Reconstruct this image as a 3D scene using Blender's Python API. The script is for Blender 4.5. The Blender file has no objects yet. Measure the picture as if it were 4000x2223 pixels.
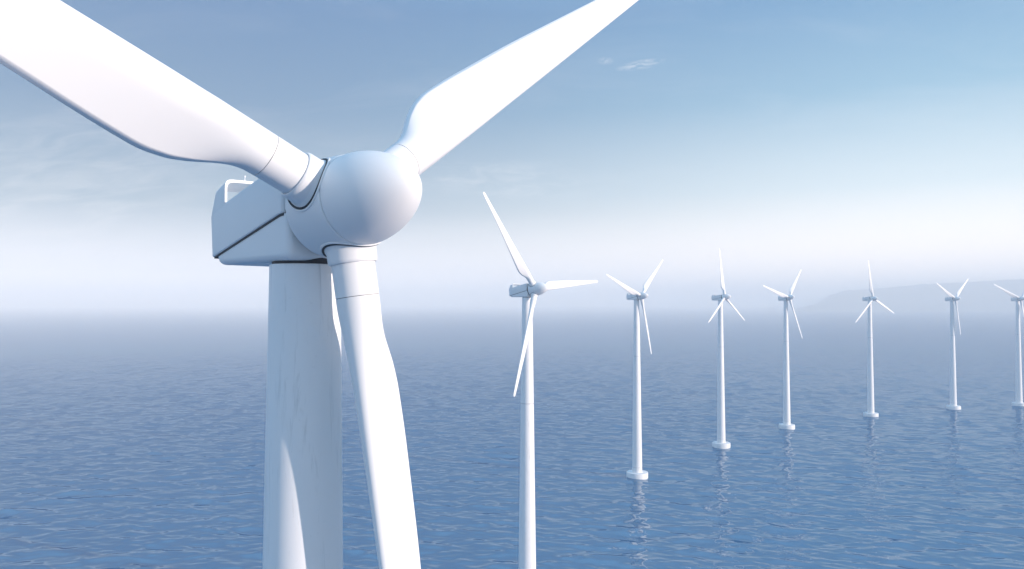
import bpy, bmesh, math
import numpy as np
from mathutils import Matrix, Vector

R = math.radians
SC = bpy.context.scene
COL = SC.collection

# ------------------------------------------------------------------ camera
CAM_H = 77.173
cd = bpy.data.cameras.new("camera")
cd.sensor_fit = 'HORIZONTAL'
cd.sensor_width = 36.0
cd.lens = 36.0 * 2949.9 / 4000.0
cd.clip_start = 0.5
cd.clip_end = 60000.0
cam = bpy.data.objects.new("camera", cd)
COL.objects.link(cam)
cam.location = (0, 0, CAM_H)
cam.rotation_euler = (R(90 + 1.41), 0, 0)
SC.camera = cam

# ------------------------------------------------------------------ light
SUN_EL, SUN_AZ = R(12.0), R(112.5)          # azimuth from +Y towards +X
S = Vector((math.sin(SUN_AZ) * math.cos(SUN_EL), math.cos(SUN_AZ) * math.cos(SUN_EL), math.sin(SUN_EL)))
sl = bpy.data.lights.new("sun", 'SUN')
sl.energy = 3.8
sl.angle = R(0.55)
sl.color = (1.0, 0.855, 0.765)
sun = bpy.data.objects.new("sun", sl)
COL.objects.link(sun)
sun.rotation_euler = S.to_track_quat('Z', 'Y').to_euler()

SC.view_settings.view_transform = 'Standard'
SC.view_settings.look = 'None'
SC.view_settings.exposure = 0.76
SC.view_settings.gamma = 1.0
SC.cycles.max_bounces = 12
SC.cycles.volume_bounces = 8
SC.cycles.sample_clamp_indirect = 8.0
SC.cycles.use_denoising = True


class NT:
    """small helper around a node tree"""
    def __init__(self, tree):
        self.t = tree
        self.n = tree.nodes

    def add(self, kind, **kw):
        nd = self.n.new(kind)
        for k, v in kw.items():
            setattr(nd, k, v)
        return nd

    def link(self, a, b):
        self.t.links.new(a, b)

    def math(self, op, a, b=None, clamp=False):
        nd = self.n.new('ShaderNodeMath')
        nd.operation = op
        nd.use_clamp = clamp
        for i, v in enumerate((a, b)):
            if v is None:
                continue
            if isinstance(v, (int, float)):
                nd.inputs[i].default_value = v
            else:
                self.link(v, nd.inputs[i])
        return nd.outputs[0]

    def mix(self, fac, a, b, blend='MIX'):
        nd = self.n.new('ShaderNodeMix')
        nd.data_type = 'RGBA'
        nd.blend_type = blend
        for sock, v in ((nd.inputs[0], fac), (nd.inputs[6], a), (nd.inputs[7], b)):
            if isinstance(v, (int, float)):
                sock.default_value = v
            elif isinstance(v, tuple):
                sock.default_value = (*v, 1.0)
            else:
                self.link(v, sock)
        return nd.outputs[2]

    def ramp(self, fac, stops, interp='EASE'):
        nd = self.n.new('ShaderNodeValToRGB')
        cr = nd.color_ramp
        cr.interpolation = interp
        while len(cr.elements) < len(stops):
            cr.elements.new(0.5)
        for e, (p, c) in zip(cr.elements, stops):
            e.position = p
            e.color = (*c, 1.0)
        self.link(fac, nd.inputs[0])
        return nd.outputs[0]

    def noise(self, vec, scale, detail=4.0, rough=0.55, dist=0.0):
        nd = self.n.new('ShaderNodeTexNoise')
        nd.inputs['Scale'].default_value = scale
        nd.inputs['Detail'].default_value = detail
        nd.inputs['Roughness'].default_value = rough
        nd.inputs['Distortion'].default_value = dist
        self.link(vec, nd.inputs['Vector'])
        return nd.outputs['Fac']

    def mapping(self, vec, scale=(1, 1, 1), rot=(0, 0, 0), loc=(0, 0, 0)):
        nd = self.n.new('ShaderNodeMapping')
        nd.inputs['Scale'].default_value = scale
        nd.inputs['Rotation'].default_value = rot
        nd.inputs['Location'].default_value = loc
        self.link(vec, nd.inputs['Vector'])
        return nd.outputs[0]


# ------------------------------------------------------------------ world: sky with thin cirrus
world = bpy.data.worlds.new("World")
SC.world = world
world.use_nodes = True
w = NT(world.node_tree)
bg = w.n['Background']
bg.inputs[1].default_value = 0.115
sky = w.add('ShaderNodeTexSky', sky_type='NISHITA', sun_disc=False)
sky.sun_elevation = SUN_EL
sky.sun_rotation = SUN_AZ
sky.air_density = 1.0
sky.dust_density = 0.6
sky.ozone_density = 2.0
geo = w.add('ShaderNodeTexCoord')
D = geo.outputs['Generated']
sep = w.add('ShaderNodeSeparateXYZ')
w.link(D, sep.inputs[0])
zup = w.math('MAXIMUM', sep.outputs[2], 0.0)
# tuned hazy-morning sky colours; unseen zenith raised to fill shaded sides (x10 because the background runs at 0.1)
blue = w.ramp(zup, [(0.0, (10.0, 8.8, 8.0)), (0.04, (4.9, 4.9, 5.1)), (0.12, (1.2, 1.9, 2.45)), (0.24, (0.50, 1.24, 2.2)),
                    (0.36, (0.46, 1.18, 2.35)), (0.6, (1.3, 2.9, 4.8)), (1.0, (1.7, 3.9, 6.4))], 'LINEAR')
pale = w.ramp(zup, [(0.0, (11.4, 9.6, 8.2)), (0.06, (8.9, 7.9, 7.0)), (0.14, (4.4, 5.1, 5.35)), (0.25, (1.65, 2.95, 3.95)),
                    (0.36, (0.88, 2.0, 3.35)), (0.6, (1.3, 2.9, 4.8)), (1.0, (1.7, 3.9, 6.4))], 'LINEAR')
sa = w.math('ADD', w.math('MULTIPLY', sep.outputs[0], math.sin(SUN_AZ)), w.math('MULTIPLY', sep.outputs[1], math.cos(SUN_AZ)))
side = w.n.new('ShaderNodeMapRange')
side.inputs[1].default_value = -0.75
side.inputs[2].default_value = 0.20
side.interpolation_type = 'SMOOTHSTEP'
w.link(sa, side.inputs[0])
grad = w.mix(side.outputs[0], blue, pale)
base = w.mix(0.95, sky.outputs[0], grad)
# cirrus: streaky noise on a flattened cloud plane
zz = w.math('ADD', w.math('MAXIMUM', sep.outputs[2], 0.0), 0.10)
comb = w.add('ShaderNodeCombineXYZ')
w.link(w.math('DIVIDE', sep.outputs[0], zz), comb.inputs[0])
w.link(w.math('DIVIDE', sep.outputs[1], zz), comb.inputs[1])
st = w.mapping(comb.outputs[0], (0.8, 1.7, 1), (0, 0, R(-24)), (4.4, 0.3, 0))
n1 = w.noise(st, 1.3, 7.0, 0.62, 0.9)
big = w.noise(w.mapping(comb.outputs[0], (0.5, 0.5, 1), (0, 0, 0), (7.3, 2.2, 0)), 0.7, 2.0, 0.5)
c1 = w.n.new('ShaderNodeMapRange')
c1.inputs[1].default_value = 0.50
c1.inputs[2].default_value = 0.82
w.link(n1, c1.inputs[0])
c2 = w.n.new('ShaderNodeMapRange')
c2.inputs[1].default_value = 0.20
c2.inputs[2].default_value = 0.66
w.link(big, c2.inputs[0])
# pale glow added round the sun behind the camera, to whiten the haze
vn = w.add('ShaderNodeVectorMath', operation='DOT_PRODUCT')
w.link(D, vn.inputs[0])
vn.inputs[1].default_value = S
au = w.n.new('ShaderNodeMapRange')
au.interpolation_type = 'SMOOTHSTEP'
au.inputs[1].default_value = 0.45
au.inputs[2].default_value = 1.0
w.link(vn.outputs['Value'], au.inputs[0])
base = w.mix(au.outputs[0], base, (2.6, 2.3, 2.2))
cl = w.math('MULTIPLY', w.math('MULTIPLY', c1.outputs[0], c2.outputs[0]), 0.07, True)


def wisp(u0, v0, ru, rv, slope, sx, sy, lo, hi, seed):
    """soft cirrus patch round the direction (u0, 1, v0); u to the right, v up"""
    yy = w.math('MAXIMUM', sep.outputs[1], 0.05)
    u = w.math('SUBTRACT', w.math('DIVIDE', sep.outputs[0], yy), u0)
    v = w.math('SUBTRACT', w.math('SUBTRACT', w.math('DIVIDE', sep.outputs[2], yy), v0), w.math('MULTIPLY', u, slope))
    r2 = w.math('ADD', w.math('POWER', w.math('DIVIDE', w.math('ABSOLUTE', u), ru), 2.0), w.math('POWER', w.math('DIVIDE', w.math('ABSOLUTE', v), rv), 2.0))
    m_ = w.math('SUBTRACT', 1.0, r2, True)
    cb = w.add('ShaderNodeCombineXYZ')
    w.link(w.math('MULTIPLY', u, sx), cb.inputs[0])
    w.link(w.math('MULTIPLY', v, sy), cb.inputs[1])
    cb.inputs[2].default_value = seed
    nz = w.noise(cb.outputs[0], 1.0, 6.0, 0.62, 0.7)
    mr = w.n.new('ShaderNodeMapRange')
    mr.inputs[1].default_value = lo
    mr.inputs[2].default_value = hi
    w.link(nz, mr.inputs[0])
    return w.math('MULTIPLY', m_, mr.outputs[0], True)


for args, k in (((0.172, 0.318, 0.036, 0.0072, 0.17, 60, 200, 0.40, 0.72, 1.3), 0.36), ((0.125, 0.323, 0.012, 0.006, 0.0, 90, 150, 0.36, 0.70, 4.1), 0.2),
                ((-0.58, 0.17, 0.24, 0.11, 0.10, 11, 46, 0.40, 0.80, 2.2), 0.20), ((-0.03, 0.165, 0.16, 0.03, -0.05, 22, 70, 0.42, 0.80, 7.7), 0.18)):
    cl = w.math('ADD', cl, w.math('MULTIPLY', wisp(*args), k), True)
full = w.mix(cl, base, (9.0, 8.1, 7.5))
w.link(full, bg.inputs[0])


# ------------------------------------------------------------------ materials
def new_mat(name):
    m = bpy.data.materials.new(name)
    m.use_nodes = True
    return m, NT(m.node_tree), m.node_tree.nodes['Principled BSDF']


def paint_material(name, streak):
    m, t, b = new_mat(name)
    tc = t.add('ShaderNodeTexCoord').outputs['Object']
    soft = t.noise(tc, 0.9, 5.0, 0.6)
    col = t.mix(t.math('MULTIPLY', soft, 0.5), (0.84, 0.835, 0.83), (0.79, 0.79, 0.79))
    if streak:
        # rain-washed grime: long thin vertical runs plus small specks
        run = t.noise(t.mapping(tc, (1.7, 1.7, 0.16)), 1.6, 6.0, 0.66, 0.6)
        r2 = t.n.new('ShaderNodeMapRange')
        r2.inputs[1].default_value = 0.56
        r2.inputs[2].default_value = 0.80
        t.link(run, r2.inputs[0])
        spk = t.noise(tc, 5.5, 3.0, 0.7)
        r3 = t.n.new('ShaderNodeMapRange')
        r3.inputs[1].default_value = 0.66
        r3.inputs[2].default_value = 0.78
        t.link(spk, r3.inputs[0])
        amt = t.math('ADD', t.math('MULTIPLY', r2.outputs[0], 0.62), t.math('MULTIPLY', r3.outputs[0], 0.26), True)
        col = t.mix(amt, col, (0.45, 0.455, 0.45))
    t.link(col, b.inputs['Base Color'])
    rg = t.math('ADD', t.math('MULTIPLY', soft, 0.12), 0.38)
    t.link(rg, b.inputs['Roughness'])
    b.inputs['Specular IOR Level'].default_value = 0.35
    return m


M_PAINT = paint_material("white_gelcoat", False)
M_TOWER = paint_material("weathered_tower_paint", True)
m, t, b = new_mat("seal_and_gap_shade")  # also paints the shade in the cowl joint and shaft slot
tc = t.add('ShaderNodeTexCoord').outputs['Object']
t.link(t.mix(t.noise(tc, 3.0), (0.018, 0.022, 0.028), (0.035, 0.04, 0.05)), b.inputs['Base Color'])
b.inputs['Roughness'].default_value = 0.6
M_SEAL_SHADE = m
m, t, b = new_mat("flange_grey")
tc = t.add('ShaderNodeTexCoord').outputs['Object']
t.link(t.mix(t.noise(tc, 1.5), (0.20, 0.21, 0.23), (0.28, 0.285, 0.30)), b.inputs['Base Color'])
b.inputs['Roughness'].default_value = 0.55
M_FLANGE = m
m, t, b = new_mat("painted_concrete")
tc = t.add('ShaderNodeTexCoord').outputs['Object']
t.link(t.mix(t.noise(tc, 0.7, 6.0, 0.65), (0.84, 0.84, 0.84), (0.72, 0.725, 0.73)), b.inputs['Base Color'])
b.inputs['Roughness'].default_value = 0.6
M_CONC = m

m, t, b = new_mat("sea_water")
tc = t.add('ShaderNodeTexCoord').outputs['Object']
patch = t.noise(t.mapping(tc, (1.0, 0.45, 1), (0, 0, R(12))), 0.016, 3.0, 0.5)
t.link(t.mix(patch, (0.000, 0.088, 0.208), (0.001, 0.110, 0.248)), b.inputs['Base Color'])
b.inputs['Roughness'].default_value = 0.5
b.inputs['Specular IOR Level'].default_value = 0.0
wav = t.noise(t.mapping(tc, (0.62, 1.0, 1), (0, 0, R(-12))), 0.135, 2.0, 0.42, 0.35)
rip = t.noise(t.mapping(tc, (0.75, 1.0, 1), (0, 0, R(16))), 0.42, 1.0, 0.4, 0.3)
bp = t.add('ShaderNodeBump')
bp.inputs['Strength'].default_value = 1.0
bp.inputs['Distance'].default_value = 1.0
t.link(t.math('ADD', t.math('MULTIPLY', wav, 0.66), t.math('MULTIPLY', rip, 0.06)), bp.inputs['Height'])
# light scattered back from inside the water leaves evenly, whatever the ripple on top
flat = t.add('ShaderNodeCombineXYZ')
flat.inputs[2].default_value = 1.0
t.link(flat.outputs[0], b.inputs['Normal'])
# mirror layer with the Fresnel curve of water, eased at grazing angles by the facets of a ruffled sea
gl = t.add('ShaderNodeBsdfGlossy')
gl.inputs['Roughness'].default_value = 0.04
gl.inputs['Color'].default_value = (0.86, 0.96, 1.0, 1.0)
t.link(bp.outputs[0], gl.inputs['Normal'])
fr = t.add('ShaderNodeFresnel')
fr.inputs['IOR'].default_value = 1.33
t.link(bp.outputs[0], fr.inputs['Normal'])
mixs = t.add('ShaderNodeMixShader')
t.link(t.math('DIVIDE', t.math('MULTIPLY', fr.outputs[0], 0.45), t.math('ADD', t.math('MULTIPLY', fr.outputs[0], 0.50), 1.0)), mixs.inputs[0])
t.link(b.outputs[0], mixs.inputs[1])
t.link(gl.outputs[0], mixs.inputs[2])
t.link(mixs.outputs[0], t.n['Material Output'].inputs['Surface'])
M_SEA = m

m, t, b = new_mat("wooded_headland")
tc = t.add('ShaderNodeTexCoord').outputs['Object']
t.link(t.mix(t.noise(tc, 0.02, 5.0, 0.6), (0.05, 0.075, 0.05), (0.13, 0.13, 0.10)), b.inputs['Base Color'])
b.inputs['Roughness'].default_value = 0.9
M_HILL = m


# ------------------------------------------------------------------ mesh helpers
def link_obj(name, mesh, parent=None):
    o = bpy.data.objects.new(name, mesh)
    COL.objects.link(o)
    if parent is not None:
        o.parent = parent
    return o


def mesh_from_bm(name, bm, mats, smooth=True, auto=None):
    bmesh.ops.recalc_face_normals(bm, faces=bm.faces)
    me = bpy.data.meshes.new(name)
    for f in bm.faces:
        f.smooth = smooth
    if auto is not None:
        for e in bm.edges:
            if len(e.link_faces) == 2 and e.calc_face_angle(0.0) > auto:
                e.smooth = False
    bm.to_mesh(me)
    bm.free()
    for mm in mats:
        me.materials.append(mm)
    return me


def lathe(bm, profile, seg=96, axis='Z', mat=0, mats=None):
    """revolve (r, h) pairs; r = 0 closes the end"""
    rings = []
    for r, h in profile:
        if r <= 1e-6:
            v = bm.verts.new((0, 0, h) if axis == 'Z' else (h, 0, 0))
            rings.append([v])
        else:
            ring = []
            for i in range(seg):
                a = 2 * math.pi * i / seg
                c, s = r * math.cos(a), r * math.sin(a)
                ring.append(bm.verts.new((c, s, h) if axis == 'Z' else (h, c, s)))
            rings.append(ring)
    for k in range(len(rings) - 1):
        A, B = rings[k], rings[k + 1]
        mi = mats[k] if mats else mat
        for i in range(seg):
            j = (i + 1) % seg
            if len(A) == 1 and len(B) == 1:
                continue
            if len(A) == 1:
                f = bm.faces.new((A[0], B[i], B[j]))
            elif len(B) == 1:
                f = bm.faces.new((A[i], B[0], A[j]))
            else:
                f = bm.faces.new((A[i], B[i], B[j], A[j]))
            f.material_index = mi


def tube(bm, pts, rad, seg=10, closed=False, nrm=None):
    n = len(pts)
    rings = []
    for i, p in enumerate(pts):
        p = Vector(p)
        a = Vector(pts[(i - 1) % n] if closed or i > 0 else pts[i])
        c = Vector(pts[(i + 1) % n] if closed or i < n - 1 else pts[i])
        d = (c - a).normalized()
        up = Vector(nrm[i]) if nrm else Vector((0.3, 0.2, 1))
        x = d.cross(up)
        if x.length < 1e-5:
            x = d.cross(Vector((1, 0, 0)))
        x.normalize()
        y = x.cross(d)
        rings.append([bm.verts.new(p + x * rad * math.cos(2 * math.pi * k / seg) + y * rad * math.sin(2 * math.pi * k / seg)) for k in range(seg)])
    for i in range(n if closed else n - 1):
        A, B = rings[i], rings[(i + 1) % n]
        for k in range(seg):
            j = (k + 1) % seg
            bm.faces.new((A[k], A[j], B[j], B[k]))
    if not closed:
        bm.faces.new(rings[0])
        bm.faces.new(rings[-1])


def prism_y(bm, poly, y0, y1):
    """polygon in (x, z) extruded along y; returns its faces"""
    A = [bm.verts.new((x, y0, z)) for x, z in poly]
    B = [bm.verts.new((x, y1, z)) for x, z in poly]
    n = len(poly)
    bm.faces.new(A)
    bm.faces.new(B)
    for i in range(n):
        j = (i + 1) % n
        bm.faces.new((A[i], A[j], B[j], B[i]))


# ------------------------------------------------------------------ turbine dimensions (local x = rotor axis, y = right seen from the front)
HUB_Z = 80.13
OVER = 2.51
R_TIP = 26.4
TOP_Z = 78.47


def tower_radius(z):
    return 2.235 + (1.208 - 2.235) * z / 78.0


def build_tower():
    bm = bmesh.new()
    prof = [(tower_radius(z), z) for z in np.linspace(2.3, TOP_Z, 40)]
    lathe(bm, prof + [(tower_radius(TOP_Z) - 0.03, TOP_Z + 0.03), (0, TOP_Z + 0.03)], 128)
    return mesh_from_bm("tower", bm, [M_TOWER], True, R(40))


def build_ring(z, h=0.085, out=0.012):
    bm = bmesh.new()
    r = tower_radius(z)
    lathe(bm, [(r - 0.05, z - h / 2), (r + out, z - h / 2), (r + out, z + h / 2), (r - 0.05, z + h / 2)], 96)
    return mesh_from_bm("flange_ring", bm, [M_FLANGE], True, R(40))


def build_foundation():
    bm = bmesh.new()
    lathe(bm, [(4.735, -2.5), (4.735, 2.16), (4.70, 2.25), (4.62, 2.29), (4.45, 2.30), (0, 2.30)], 96)
    return mesh_from_bm("foundation", bm, [M_CONC], True, R(50))


def build_yaw_ring():
    bm = bmesh.new()
    lathe(bm, [(0.0, 78.30), (1.12, 78.30), (1.12, 78.85), (0, 78.85)], 64)
    return mesh_from_bm("yaw_bearing", bm, [M_SEAL_SHADE], True, R(40))


def bevelled(bm, width, seg, cond=None):
    es = [e for e in bm.edges if len(e.link_faces) == 2 and e.calc_face_angle(0) > R(15) and (cond is None or cond(e))]
    bmesh.ops.bevel(bm, geom=es, offset=width, offset_type='OFFSET', segments=seg, profile=0.5, affect='EDGES', clamp_overlap=True)


W_UP = 1.38


def build_upper_shell():
    # roof and seam rise towards the rotor; the seam runs level just behind it
    poly = [(-4.42, -1.11), (0.60, 0.107), (0.75, 0.13), (0.92, 0.13), (0.92, 1.82), (-1.1, 1.42), (-4.47, 0.63), (-4.57, 0.44)]
    bm = bmesh.new()
    prism_y(bm, poly, -W_UP, W_UP)
    bmesh.ops.recalc_face_normals(bm, faces=bm.faces)

    def front(e):
        return all(v.co.x > 0.88 for v in e.verts)
    bevelled(bm, 0.16, 8, lambda e: front(e) and abs(e.verts[0].co.y - e.verts[1].co.y) < 0.01)
    bevelled(bm, 0.07, 4)
    return mesh_from_bm("nacelle", bm, [M_PAINT], True, R(32))


def build_lower_body():
    bm = bmesh.new()
    wl = W_UP - 0.07
    poly = [(-4.24, -1.06), (0.62, 0.11), (0.80, 0.125), (1.16, 0.125), (1.16, -1.40), (-4.08, -1.40)]
    prism_y(bm, poly, -wl, wl)
    bmesh.ops.recalc_face_normals(bm, faces=bm.faces)
    bevelled(bm, 0.24, 8, lambda e: (e.verts[0].co.z < -1.3 and e.verts[1].co.z < -1.3) or
             (all(v.co.x > 1.1 for v in e.verts) and abs(e.verts[0].co.y - e.verts[1].co.y) < 0.01) or
             (all(v.co.x < -4.0 for v in e.verts) and abs(e.verts[0].co.y - e.verts[1].co.y) < 0.01))
    # service hatch and yaw cover plate below
    prism_y(bm, [(-2.5, -1.42), (-2.5, -1.39), (-1.3, -1.39), (-1.3, -1.42)], -0.62, 0.62)
    return mesh_from_bm("lower_cowl", bm, [M_PAINT], True, R(32))


def build_seam():
    """dark-coloured strip drawing the shadow gap along the joint under the upper shell"""
    bm = bmesh.new()
    wl = W_UP - 0.045
    poly = [(-4.31, -1.15), (0.60, 0.034), (0.75, 0.057), (0.89, 0.057), (0.89, 0.145), (0.74, 0.145), (0.58, 0.118), (-4.33, -1.07)]
    prism_y(bm, poly, -wl, wl)
    return mesh_from_bm("cowl_seam_shade", bm, [M_SEAL_SHADE], False)


def build_neck():
    """shaft neck coloured dark as contact shade in the slot between nacelle and hub"""
    bm = bmesh.new()
    lathe(bm, [(0, 0.6), (1.275, 0.6), (1.275, 0.92), (1.33, 1.2), (1.33, 1.53), (0, 1.53)], 64, 'X')
    for v in bm.verts:
        v.co.z += 0.13 + 0.10 * v.co.x
    return mesh_from_bm("shaft_slot_shade", bm, [M_SEAL_SHADE], True, R(40))


def build_arch():
    """air intake hood at the rear of the roof: two side walls and a roof slab, open front and back"""
    def station(y, h):
        xr = -4.46 + (4.46 - 4.05) * min(h, 1.0)
        zr = 0.55 + (1.50 - 0.55) * h
        xf = -3.36
        zf = 0.80 + (1.76 - 0.80) * h
        return (xr, y, zr), (xf, y, zf)
    W = W_UP + 0.003
    out = [(-W, 0), (-W, 0.35), (-W, 0.72), (-W + 0.02, 0.84), (-W + 0.07, 0.925), (-W + 0.16, 0.98), (-W + 0.30, 1.0),
           (-0.5, 1.015), (0.5, 1.015)]
    out += [(-y, h) for y, h in reversed(out[:-2])]
    th = 0.085
    inn = [(-W + th, 0), (-W + th, 0.35), (-W + th, 0.66), (-W + th + 0.02, 0.76), (-W + th + 0.07, 0.835), (-W + th + 0.14, 0.875), (-W + th + 0.27, 0.895),
           (-0.5, 0.91), (0.5, 0.91)]
    inn += [(-y, h) for y, h in reversed(inn[:-2])]
    bm = bmesh.new()
    vo = [[bm.verts.new(p) for p in station(y, h)] for y, h in out]
    vi = [[bm.verts.new(p) for p in station(y, h)] for y, h in inn]
    for k in range(len(out) - 1):
        bm.faces.new((vo[k][0], vo[k][1], vo[k + 1][1], vo[k + 1][0]))
        bm.faces.new((vi[k][0], vi[k + 1][0], vi[k + 1][1], vi[k][1]))
        bm.faces.new((vo[k][1], vi[k][1], vi[k + 1][1], vo[k + 1][1]))
        bm.faces.new((vo[k][0], vo[k + 1][0], vi[k + 1][0], vi[k][0]))
    for k in (0, len(out) - 1):
        bm.faces.new((vo[k][0], vi[k][0], vi[k][1], vo[k][1]))
    return mesh_from_bm("roof_hood", bm, [M_PAINT], True, R(35))


def build_sensor():
    bm = bmesh.new()
    tube(bm, [(-3.72, 0, 1.6), (-3.72, 0, 1.96)], 0.020, 8)
    tube(bm, [(-3.72, 0, 1.96), (-3.72, 0, 2.02)], 0.040, 8)
    return mesh_from_bm("wind_sensor", bm, [M_PAINT], True, R(40))


# rotor frame: origin at the rotor centre, x forward, z along a blade
RIM_X, SEAM_X, NOSE_X = -1.02, 0.86, 3.60
RIM_R, SEAM_R = 1.615, 1.49


def hub_radius(x):
    f = (x - RIM_X) / (SEAM_X - RIM_X)
    return RIM_R + (SEAM_R - RIM_R) * f + 0.05 * math.sin(math.pi * min(max(f, 0), 1))


def build_hub():
    bm = bmesh.new()
    prof = [(0, RIM_X + 0.02), (1.2, RIM_X + 0.02), (RIM_R - 0.06, RIM_X), (RIM_R - 0.015, RIM_X + 0.02), (RIM_R, RIM_X + 0.07)]
    prof += [(hub_radius(x), x) for x in np.linspace(RIM_X + 0.12, SEAM_X - 0.03, 18)]
    prof += [(SEAM_R - 0.02, SEAM_X - 0.005), (SEAM_R - 0.07, SEAM_X), (SEAM_R - 0.07, SEAM_X + 0.05), (0, SEAM_X + 0.05)]
    lathe(bm, prof, 128, 'X', mats=[0] * (len(prof) - 3) + [1, 1])
    return mesh_from_bm("hub", bm, [M_PAINT, M_SEAL_SHADE], True, R(40))


def build_nose():
    bm = bmesh.new()
    L = NOSE_X - SEAM_X
    r0 = SEAM_R - 0.012
    prof = [(0, SEAM_X + 0.042), (r0 - 0.02, SEAM_X + 0.042), (r0 - 0.006, SEAM_X + 0.046)]
    for q in np.linspace(0.02, 1, 40):
        u = math.sin(q * math.pi / 2)
        prof.append((r0 * max(1 - u ** 1.8, 0) ** 0.60, SEAM_X + 0.05 + u * (L - 0.05)))
    prof[-1] = (0, NOSE_X)
    lathe(bm, prof, 128, 'X')
    return mesh_from_bm("nose_cone", bm, [M_PAINT], True, R(50))


COL_R0, COL_R1, COL_Z = 0.805, 0.785, 1.95


def saddle(rho, a, lift=0.0):
    x, y = rho * math.cos(a), rho * math.sin(a)
    return x, y, math.sqrt(max(hub_radius(x) ** 2 - y * y, 0.01)) + lift


def build_collar():
    bm = bmesh.new()
    seg = 96
    rows = []
    for k, (rho, mode) in enumerate([(0.90, -0.10), (0.875, 0.0), (0.85, 0.03), (COL_R0 + 0.012, 0.08), (COL_R0, 0.14)]):
        rows.append([bm.verts.new(saddle(rho, 2 * math.pi * i / seg, mode)) for i in range(seg)])
    for q, (rho, z) in enumerate([(COL_R1 + 0.015, COL_Z - 0.10), (COL_R1, COL_Z - 0.03), (COL_R1 - 0.03, COL_Z), (0.715, COL_Z), (0.715, COL_Z - 0.25)]):
        row = []
        for i in range(seg):
            a = 2 * math.pi * i / seg
            row.append(bm.verts.new((rho * math.cos(a), rho * math.sin(a), z)))
        rows.append(row)
    for A, B in zip(rows[:-1], rows[1:]):
        for i in range(seg):
            j = (i + 1) % seg
            bm.faces.new((A[i], A[j], B[j], B[i]))
    return mesh_from_bm("blade_collar", bm, [M_PAINT], True, R(38))


def build_collar_seal():
    bm = bmesh.new()
    n = 96
    pts = [saddle(0.955, 2 * math.pi * i / n, -0.005) for i in range(n)]
    tube(bm, pts, 0.045, 10, True, [(p[0] * 0, p[1], p[2]) for p in pts])
    return mesh_from_bm("collar_bead", bm, [M_PAINT], True)


def build_collar_gap():
    """dark gasket between collar and bead"""
    bm = bmesh.new()
    n = 96
    pts = [saddle(0.897, 2 * math.pi * i / n, 0.008) for i in range(n)]
    tube(bm, pts, 0.038, 8, True, [(p[0] * 0, p[1], p[2]) for p in pts])
    return mesh_from_bm("collar_gasket", bm, [M_SEAL_SHADE], True)


ROOT_R, JOINT = 0.70, 3.035


def build_root():
    bm = bmesh.new()
    lathe(bm, [(0, 0.95), (ROOT_R - 0.005, 0.95), (ROOT_R, 1.2), (ROOT_R, JOINT - 0.014), (ROOT_R - 0.006, JOINT - 0.008), (ROOT_R - 0.022, JOINT - 0.008),
               (ROOT_R - 0.022, JOINT + 0.05), (0, JOINT + 0.05)], 96, 'Z', mats=[0, 0, 0, 0, 1, 1, 1])
    return mesh_from_bm("blade_root", bm, [M_PAINT, M_SEAL_SHADE], True, R(40))


ST_R = [3.04, 3.35, 3.7, 4.1, 4.5, 4.9, 5.4, 6.2, 7.5, 9.0, 11.5, 14.0, 17.0, 20.0, 23.0, 25.3, 26.0, 26.25, 26.4]
ST_C = [1.40, 1.41, 1.48, 1.65, 1.87, 2.07, 2.25, 2.37, 2.31, 2.18, 1.98, 1.74, 1.45, 1.18, 0.96, 0.78, 0.68, 0.56, 0.25]
ST_T = [1.40, 1.39, 1.34, 1.25, 1.15, 1.07, 1.00, 0.92, 0.82, 0.72, 0.61, 0.51, 0.42, 0.33, 0.25, 0.18, 0.15, 0.12, 0.06]
ST_L = [0.70, 0.70, 0.70, 0.70, 0.70, 0.70, 0.69, 0.68, 0.66, 0.63, 0.59, 0.55, 0.50, 0.45, 0.40, 0.37, 0.34, 0.28, 0.14]
ST_B = [30, 30, 30, 30, 30, 29.5, 28.5, 27, 24, 21, 17, 14, 10.5, 8, 6, 4.5, 4, 4, 4]
ST_F = [0, 0.0, 0.12, 0.38, 0.66, 0.86, 1, 1, 1, 1, 1, 1, 1, 1, 1, 1, 1, 1, 1]


def smooth_interp(x, xs, ys):
    """monotone cubic (Catmull-Rom limited) interpolation"""
    xs, ys = np.array(xs, float), np.array(ys, float)
    d = np.diff(ys) / np.diff(xs)
    m = np.zeros(len(xs))
    m[0], m[-1] = d[0], d[-1]
    for i in range(1, len(xs) - 1):
        m[i] = 0 if d[i - 1] * d[i] <= 0 else 2 * d[i - 1] * d[i] / (d[i - 1] + d[i])
    i = int(np.clip(np.searchsorted(xs, x) - 1, 0, len(xs) - 2))
    h = xs[i + 1] - xs[i]
    s = (x - xs[i]) / h
    return ((2 * s ** 3 - 3 * s ** 2 + 1) * ys[i] + (s ** 3 - 2 * s ** 2 + s) * h * m[i]
            + (-2 * s ** 3 + 3 * s ** 2) * ys[i + 1] + (s ** 3 - s ** 2) * h * m[i + 1])


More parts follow.
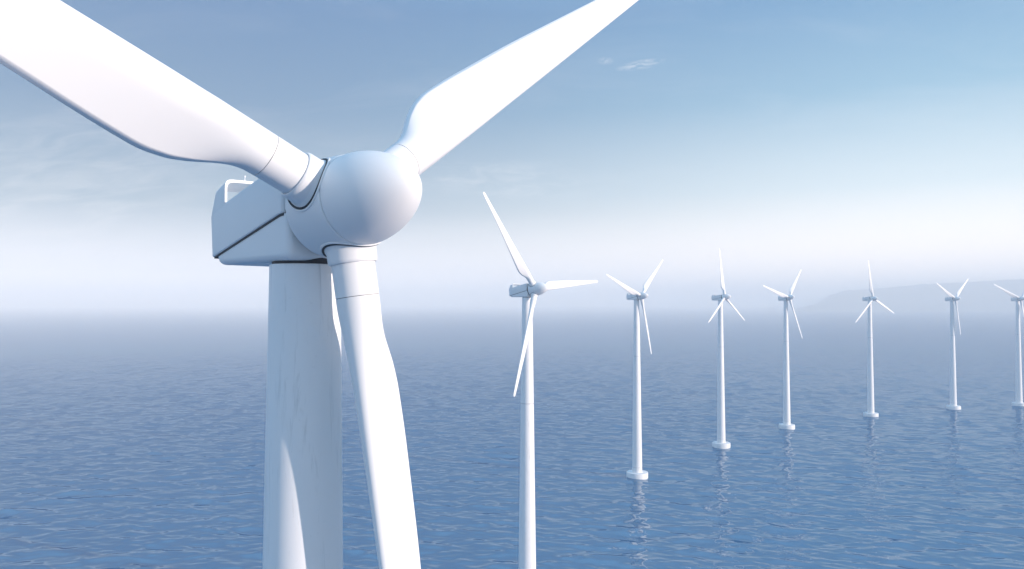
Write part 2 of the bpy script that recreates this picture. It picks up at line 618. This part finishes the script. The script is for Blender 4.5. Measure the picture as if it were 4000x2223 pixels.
def build_blade():
    bm = bmesh.new()
    stations = list(np.linspace(3.043, 6.4, 24)) + list(np.linspace(6.9, 25.2, 30)) + [25.5, 25.8, 26.0, 26.12, 26.22, 26.3, 26.36, 26.4]
    half = 26
    xcs = [0.5 - 0.5 * math.cos(math.pi * i / half) for i in range(half + 1)]
    xcs[-5] = 0.929
    seg = 2 * half + 1
    rows = []

    def section(xc, F):
        """half thickness at xc from the leading (0) to the blunt trailing edge (1)"""
        circ = math.sqrt(max(1 - (1 - 2 * xc) ** 2, 0))
        if xc < 0.30:
            foil = math.sqrt(max(1 - (1 - xc / 0.30) ** 2, 0))
        else:
            foil = 1 - 0.50 * ((xc - 0.30) / 0.70) ** 1.3
            if xc > 0.93:                       # bevelled trailing edge
                foil -= 0.42 * (xc - 0.93) / 0.07
        return max(circ + (foil - circ) * F, 0.006)

    for r in stations:
        c, T, L, B, F = (smooth_interp(r, ST_R, q) for q in (ST_C, ST_T, ST_L, ST_B, ST_F))
        B = R(B)
        pts = [(0.0, 0.0)] + [(xc, section(xc, F)) for xc in xcs[1:]] + [(xc, -section(xc, F)) for xc in reversed(xcs[1:])]
        row = []
        for xc, tt in pts:
            y, x = L - c * xc, T / 2 * tt        # leading edge on +y
            # twist: leading edge turns upwind (+x)
            row.append(bm.verts.new((x * math.cos(B) + y * math.sin(B), y * math.cos(B) - x * math.sin(B), r)))
        rows.append(row)
    for A, Bq in zip(rows[:-1], rows[1:]):
        for i in range(seg):
            j = (i + 1) % seg
            bm.faces.new((A[i], A[j], Bq[j], Bq[i]))
    bm.faces.new(rows[0])
    bm.faces.new(rows[-1])
    return mesh_from_bm("blade", bm, [M_PAINT], True, R(60))


MESH = dict(tower=build_tower(), ring_hi=build_ring(53.6), ring_lo=build_ring(4.5, 0.07), foundation=build_foundation(), yaw=build_yaw_ring(),
            shell=build_upper_shell(), lower=build_lower_body(), seam=build_seam(), neck=build_neck(), arch=build_arch(), sensor=build_sensor(), hub=build_hub(), nose=build_nose(),
            collar=build_collar(), bead=build_collar_seal(), gap=build_collar_gap(), root=build_root(), blade=build_blade())


def build_turbine():
    """one complete turbine at the origin: thing > part > sub-part"""
    root = bpy.data.objects.new("wind_turbine", None)
    root.empty_display_size = 5
    COL.objects.link(root)
    link_obj("foundation", MESH['foundation'], root)
    tw = link_obj("tower", MESH['tower'], root)
    link_obj("flange_ring", MESH['ring_hi'], tw)
    link_obj("flange_ring", MESH['ring_lo'], tw)
    na = link_obj("nacelle", MESH['shell'], root)
    na.location = (0, 0, 80)
    for nm, key in (("lower_cowl", 'lower'), ("cowl_seam_shade", 'seam'), ("shaft_slot_shade", 'neck'), ("roof_hood", 'arch')):
        link_obj(nm, MESH[key], na)
    yb = link_obj("yaw_bearing", MESH['yaw'], na)
    yb.location = (0, 0, -80)
    for y in (-0.45, 0.45):
        s_ = link_obj("wind_sensor", MESH['sensor'], na)
        s_.location = (0, y, 0)
    hb = link_obj("hub", MESH['hub'], root)
    link_obj("nose_cone", MESH['nose'], hb)
    for k in range(3):
        rot = Matrix.Rotation(-2 * math.pi * k / 3, 4, 'X')
        co = link_obj("blade_collar", MESH['collar'], hb)
        co.matrix_local = rot
        for nm, key in (("collar_bead", 'bead'), ("collar_gasket", 'gap')):
            o = link_obj(nm, MESH[key], hb)
            o.matrix_local = rot
        bl = link_obj("blade", MESH['blade'], root)
        bl['order'] = k
        link_obj("blade_root", MESH['root'], bl)
    return root


def copy_tree(o, parent=None):
    c = o.copy()
    COL.objects.link(c)
    if parent is not None:
        mp = o.matrix_parent_inverse.copy()
        c.parent = parent
        c.matrix_parent_inverse = mp
    for ch in list(o.children):
        copy_tree(ch, c)
    return c


def pose(root, x, y, yaw, phase, tilt):
    root.location = (x, y, 0)
    root.rotation_euler = (0, 0, R(yaw - 90))
    base = Matrix.Translation((0, 0, HUB_Z)) @ Matrix.Rotation(-R(tilt), 4, 'Y') @ Matrix.Translation((OVER, 0, 0))
    for ch in root.children:
        nm = ch.name.split('.')[0]
        if nm == 'hub':
            ch.matrix_local = base @ Matrix.Rotation(-R(phase), 4, 'X')
        elif nm == 'blade':
            ch.matrix_local = base @ Matrix.Rotation(-R(phase) - 2 * math.pi * ch['order'] / 3, 4, 'X')


TURBINES = [
    # x, y, yaw, phase, tilt, label
    (-7.22, 26.36, 45.3, -65.3, 5.86, "huge white wind turbine in the foreground, its hub and blades filling the left half"),
    (3.60, 178.67, 49.47, -35.37, 6.68, "second largest white wind turbine, its base cut off by the bottom edge of the photo"),
    (55.58, 337.12, 46.44, -70.24, 4.68, "white wind turbine on the largest and nearest white disc foundation standing in the water"),
    (112.49, 407.82, 49.87, -0.20, 6.16, "larger and nearer of the two white wind turbines with one blade straight up"),
    (169.84, 468.67, 37.58, -74.10, 10.5, "white wind turbine standing between the two turbines that have one blade straight up"),
    (244.86, 517.27, 32.35, -7.19, 2.28, "smaller and farther of the two white wind turbines with one blade straight up"),
    (322.46, 553.64, 33.10, -64.95, 4.85, "small white wind turbine with V-raised blades before the hazy headland, wholly in view"),
    (381.24, 569.62, 16.09, -65.60, 6.27, "farthest white wind turbine, cut in half by the right edge of the photo"),
]
proto = build_turbine()
for i, (x, y, yaw, ph, tl, label) in enumerate(TURBINES):
    o = proto if i == 0 else copy_tree(proto)
    pose(o, x, y, yaw, ph, tl)
    o['label'] = label
    o['category'] = "wind turbine"
    o['group'] = "white wind turbines standing in a row in the sea"


# ------------------------------------------------------------------ sea: one sheet to the horizon, real swell near the turbines
def build_sea():
    rng = np.random.default_rng(7)
    # rings get coarser with distance
    rad = [0.0, 40.0, 90.0, 140.0, 180.0]
    r = 195.0
    while r < 1500:
        rad.append(r)
        r += 0.42 * max(1.0, r / 230.0) ** 1.5
    while r < 16000:
        rad.append(r)
        r *= 1.12
    rad.append(16000.0)
    rad = np.array(rad)
    az_f = np.linspace(-42, 42, 760)
    az_c = np.concatenate([np.arange(-180, -42, 4.0), az_f, np.arange(46, 180, 4.0)])
    az = np.radians(az_c)
    nr, na = len(rad) - 1, len(az)
    RR, AA = np.meshgrid(rad[1:], az, indexing='ij')
    X, Y = RR * np.sin(AA), RR * np.cos(AA)
    Z = np.zeros_like(X)
    dX, dY = np.zeros_like(X), np.zeros_like(X)
    drad = np.gradient(rad[1:])[:, None]
    dang = np.gradient(az)[None, :] * RR
    cell = np.maximum(drad, dang * 0.6)
    main = math.radians(205)                       # travel direction of the wind waves (from +Y towards +X)
    for k in range(110):
        lam = 3.2 * (17.0 / 3.2) ** rng.random()
        th = main + rng.normal(0, 0.62)
        kx, ky = math.sin(th) * 2 * math.pi / lam, math.cos(th) * 2 * math.pi / lam
        amp = 0.0025 * lam ** 0.93 * (0.5 + rng.random())
        ph = rng.random() * 6.283
        fade = np.clip((lam / cell - 2.2) / 2.0, 0, 1)
        a = kx * X + ky * Y + ph
        Z += fade * amp * np.sin(a)
        q = 0.9 * fade * amp * np.cos(a)
        dX += q * math.sin(th)
        dY += q * math.cos(th)
    co = np.empty((nr * na + 1, 3))
    co[:-1, 0], co[:-1, 1], co[:-1, 2] = (X + dX).ravel(), (Y + dY).ravel(), Z.ravel()
    co[-1] = 0
    i = np.arange(nr - 1)[:, None] * na
    j = np.arange(na)[None, :]
    j2 = (j + 1) % na
    quads = np.stack([i + j, i + j2, i + na + j2, i + na + j], -1).reshape(-1, 4)
    tris = np.stack([np.full(na, nr * na), (np.arange(na) + 1) % na, np.arange(na)], -1)
    quads = quads[:, ::-1]
    me = bpy.data.meshes.new("sea")
    nq, ntri = len(quads), len(tris)
    me.vertices.add(len(co))
    me.vertices.foreach_set("co", co.ravel())
    me.loops.add(nq * 4 + ntri * 3)
    me.loops.foreach_set("vertex_index", np.concatenate([quads.ravel(), tris.ravel()]).astype(np.int32))
    me.polygons.add(nq + ntri)
    starts = np.concatenate([np.arange(nq) * 4, nq * 4 + np.arange(ntri) * 3]).astype(np.int32)
    me.polygons.foreach_set("loop_start", starts)
    me.polygons.foreach_set("use_smooth", np.ones(nq + ntri, dtype=bool))
    me.update()
    me.validate()
    me.materials.append(M_SEA)
    o = link_obj("sea", me)
    o['kind'] = 'structure'
    return o


sea = build_sea()


# ------------------------------------------------------------------ far headland rising to the right
def build_headland():
    rng = np.random.default_rng(3)
    xs = np.linspace(2700, 10600, 700)
    ys = np.linspace(7000, 9800, 30)
    keys_x = [2700, 3000, 3120, 3260, 3520, 3800, 4045, 4290, 4525, 4770, 5080, 6160, 10600]
    keys_h = [-6, 60, 150, 190, 206, 220, 236, 252, 268, 282, 290, 280, 210]
    ph = rng.random(14) * 6.283
    bm = bmesh.new()
    grid = []
    for iy, y in enumerate(ys):
        row = []
        v = (y - ys[0]) / (ys[-1] - ys[0])
        face = min(1.0, (v / 0.10)) ** 0.7 * (1.0 if v < 0.75 else max(0.0, (1 - v) / 0.25))
        for x in xs:
            h = float(np.interp(x * 7400 / y, keys_x, keys_h))
            trees = sum(abs(math.sin(x / (34 + 13 * k) + ph[k] + y / (90 + 11 * k))) for k in range(5)) * 4.2
            und = 7 * math.sin(x / 400 + ph[6]) + 5 * math.sin(x / 170 + ph[7] + y / 500)
            z = (h + (trees + und) * min(1, max(0, h / 80))) * face - 3 + rng.normal(0, 2.5) * face
            row.append(bm.verts.new((x, y + 60 * math.sin(x / 420 + ph[8]), z)))
        grid.append(row)
    for a, b_ in zip(grid[:-1], grid[1:]):
        for k in range(len(a) - 1):
            bm.faces.new((a[k], a[k + 1], b_[k + 1], b_[k]))
    o = link_obj("hill", mesh_from_bm("hill", bm, [M_HILL], True))
    o['kind'] = 'structure'
    return o


build_headland()

# ------------------------------------------------------------------ haze: one closed box of even air
bm = bmesh.new()
bmesh.ops.create_cube(bm, size=1.0)
for v in bm.verts:
    v.co = Vector((v.co.x * 60000, v.co.y * 60000, -6 if v.co.z < 0 else 345))
me = mesh_from_bm("haze", bm, [], False)
m = bpy.data.materials.new("haze_air")
m.use_nodes = True
t = NT(m.node_tree)
t.n.remove(t.n['Principled BSDF'])
pv = t.add('ShaderNodeVolumePrincipled')
pv.inputs['Color'].default_value = (0.985, 0.985, 0.975, 1)
pv.inputs['Density'].default_value = 0.00030
pv.inputs['Anisotropy'].default_value = -0.14
t.link(pv.outputs[0], t.n['Material Output'].inputs['Volume'])
me.materials.append(m)
hz = link_obj("haze", me)
hz['kind'] = 'stuff'
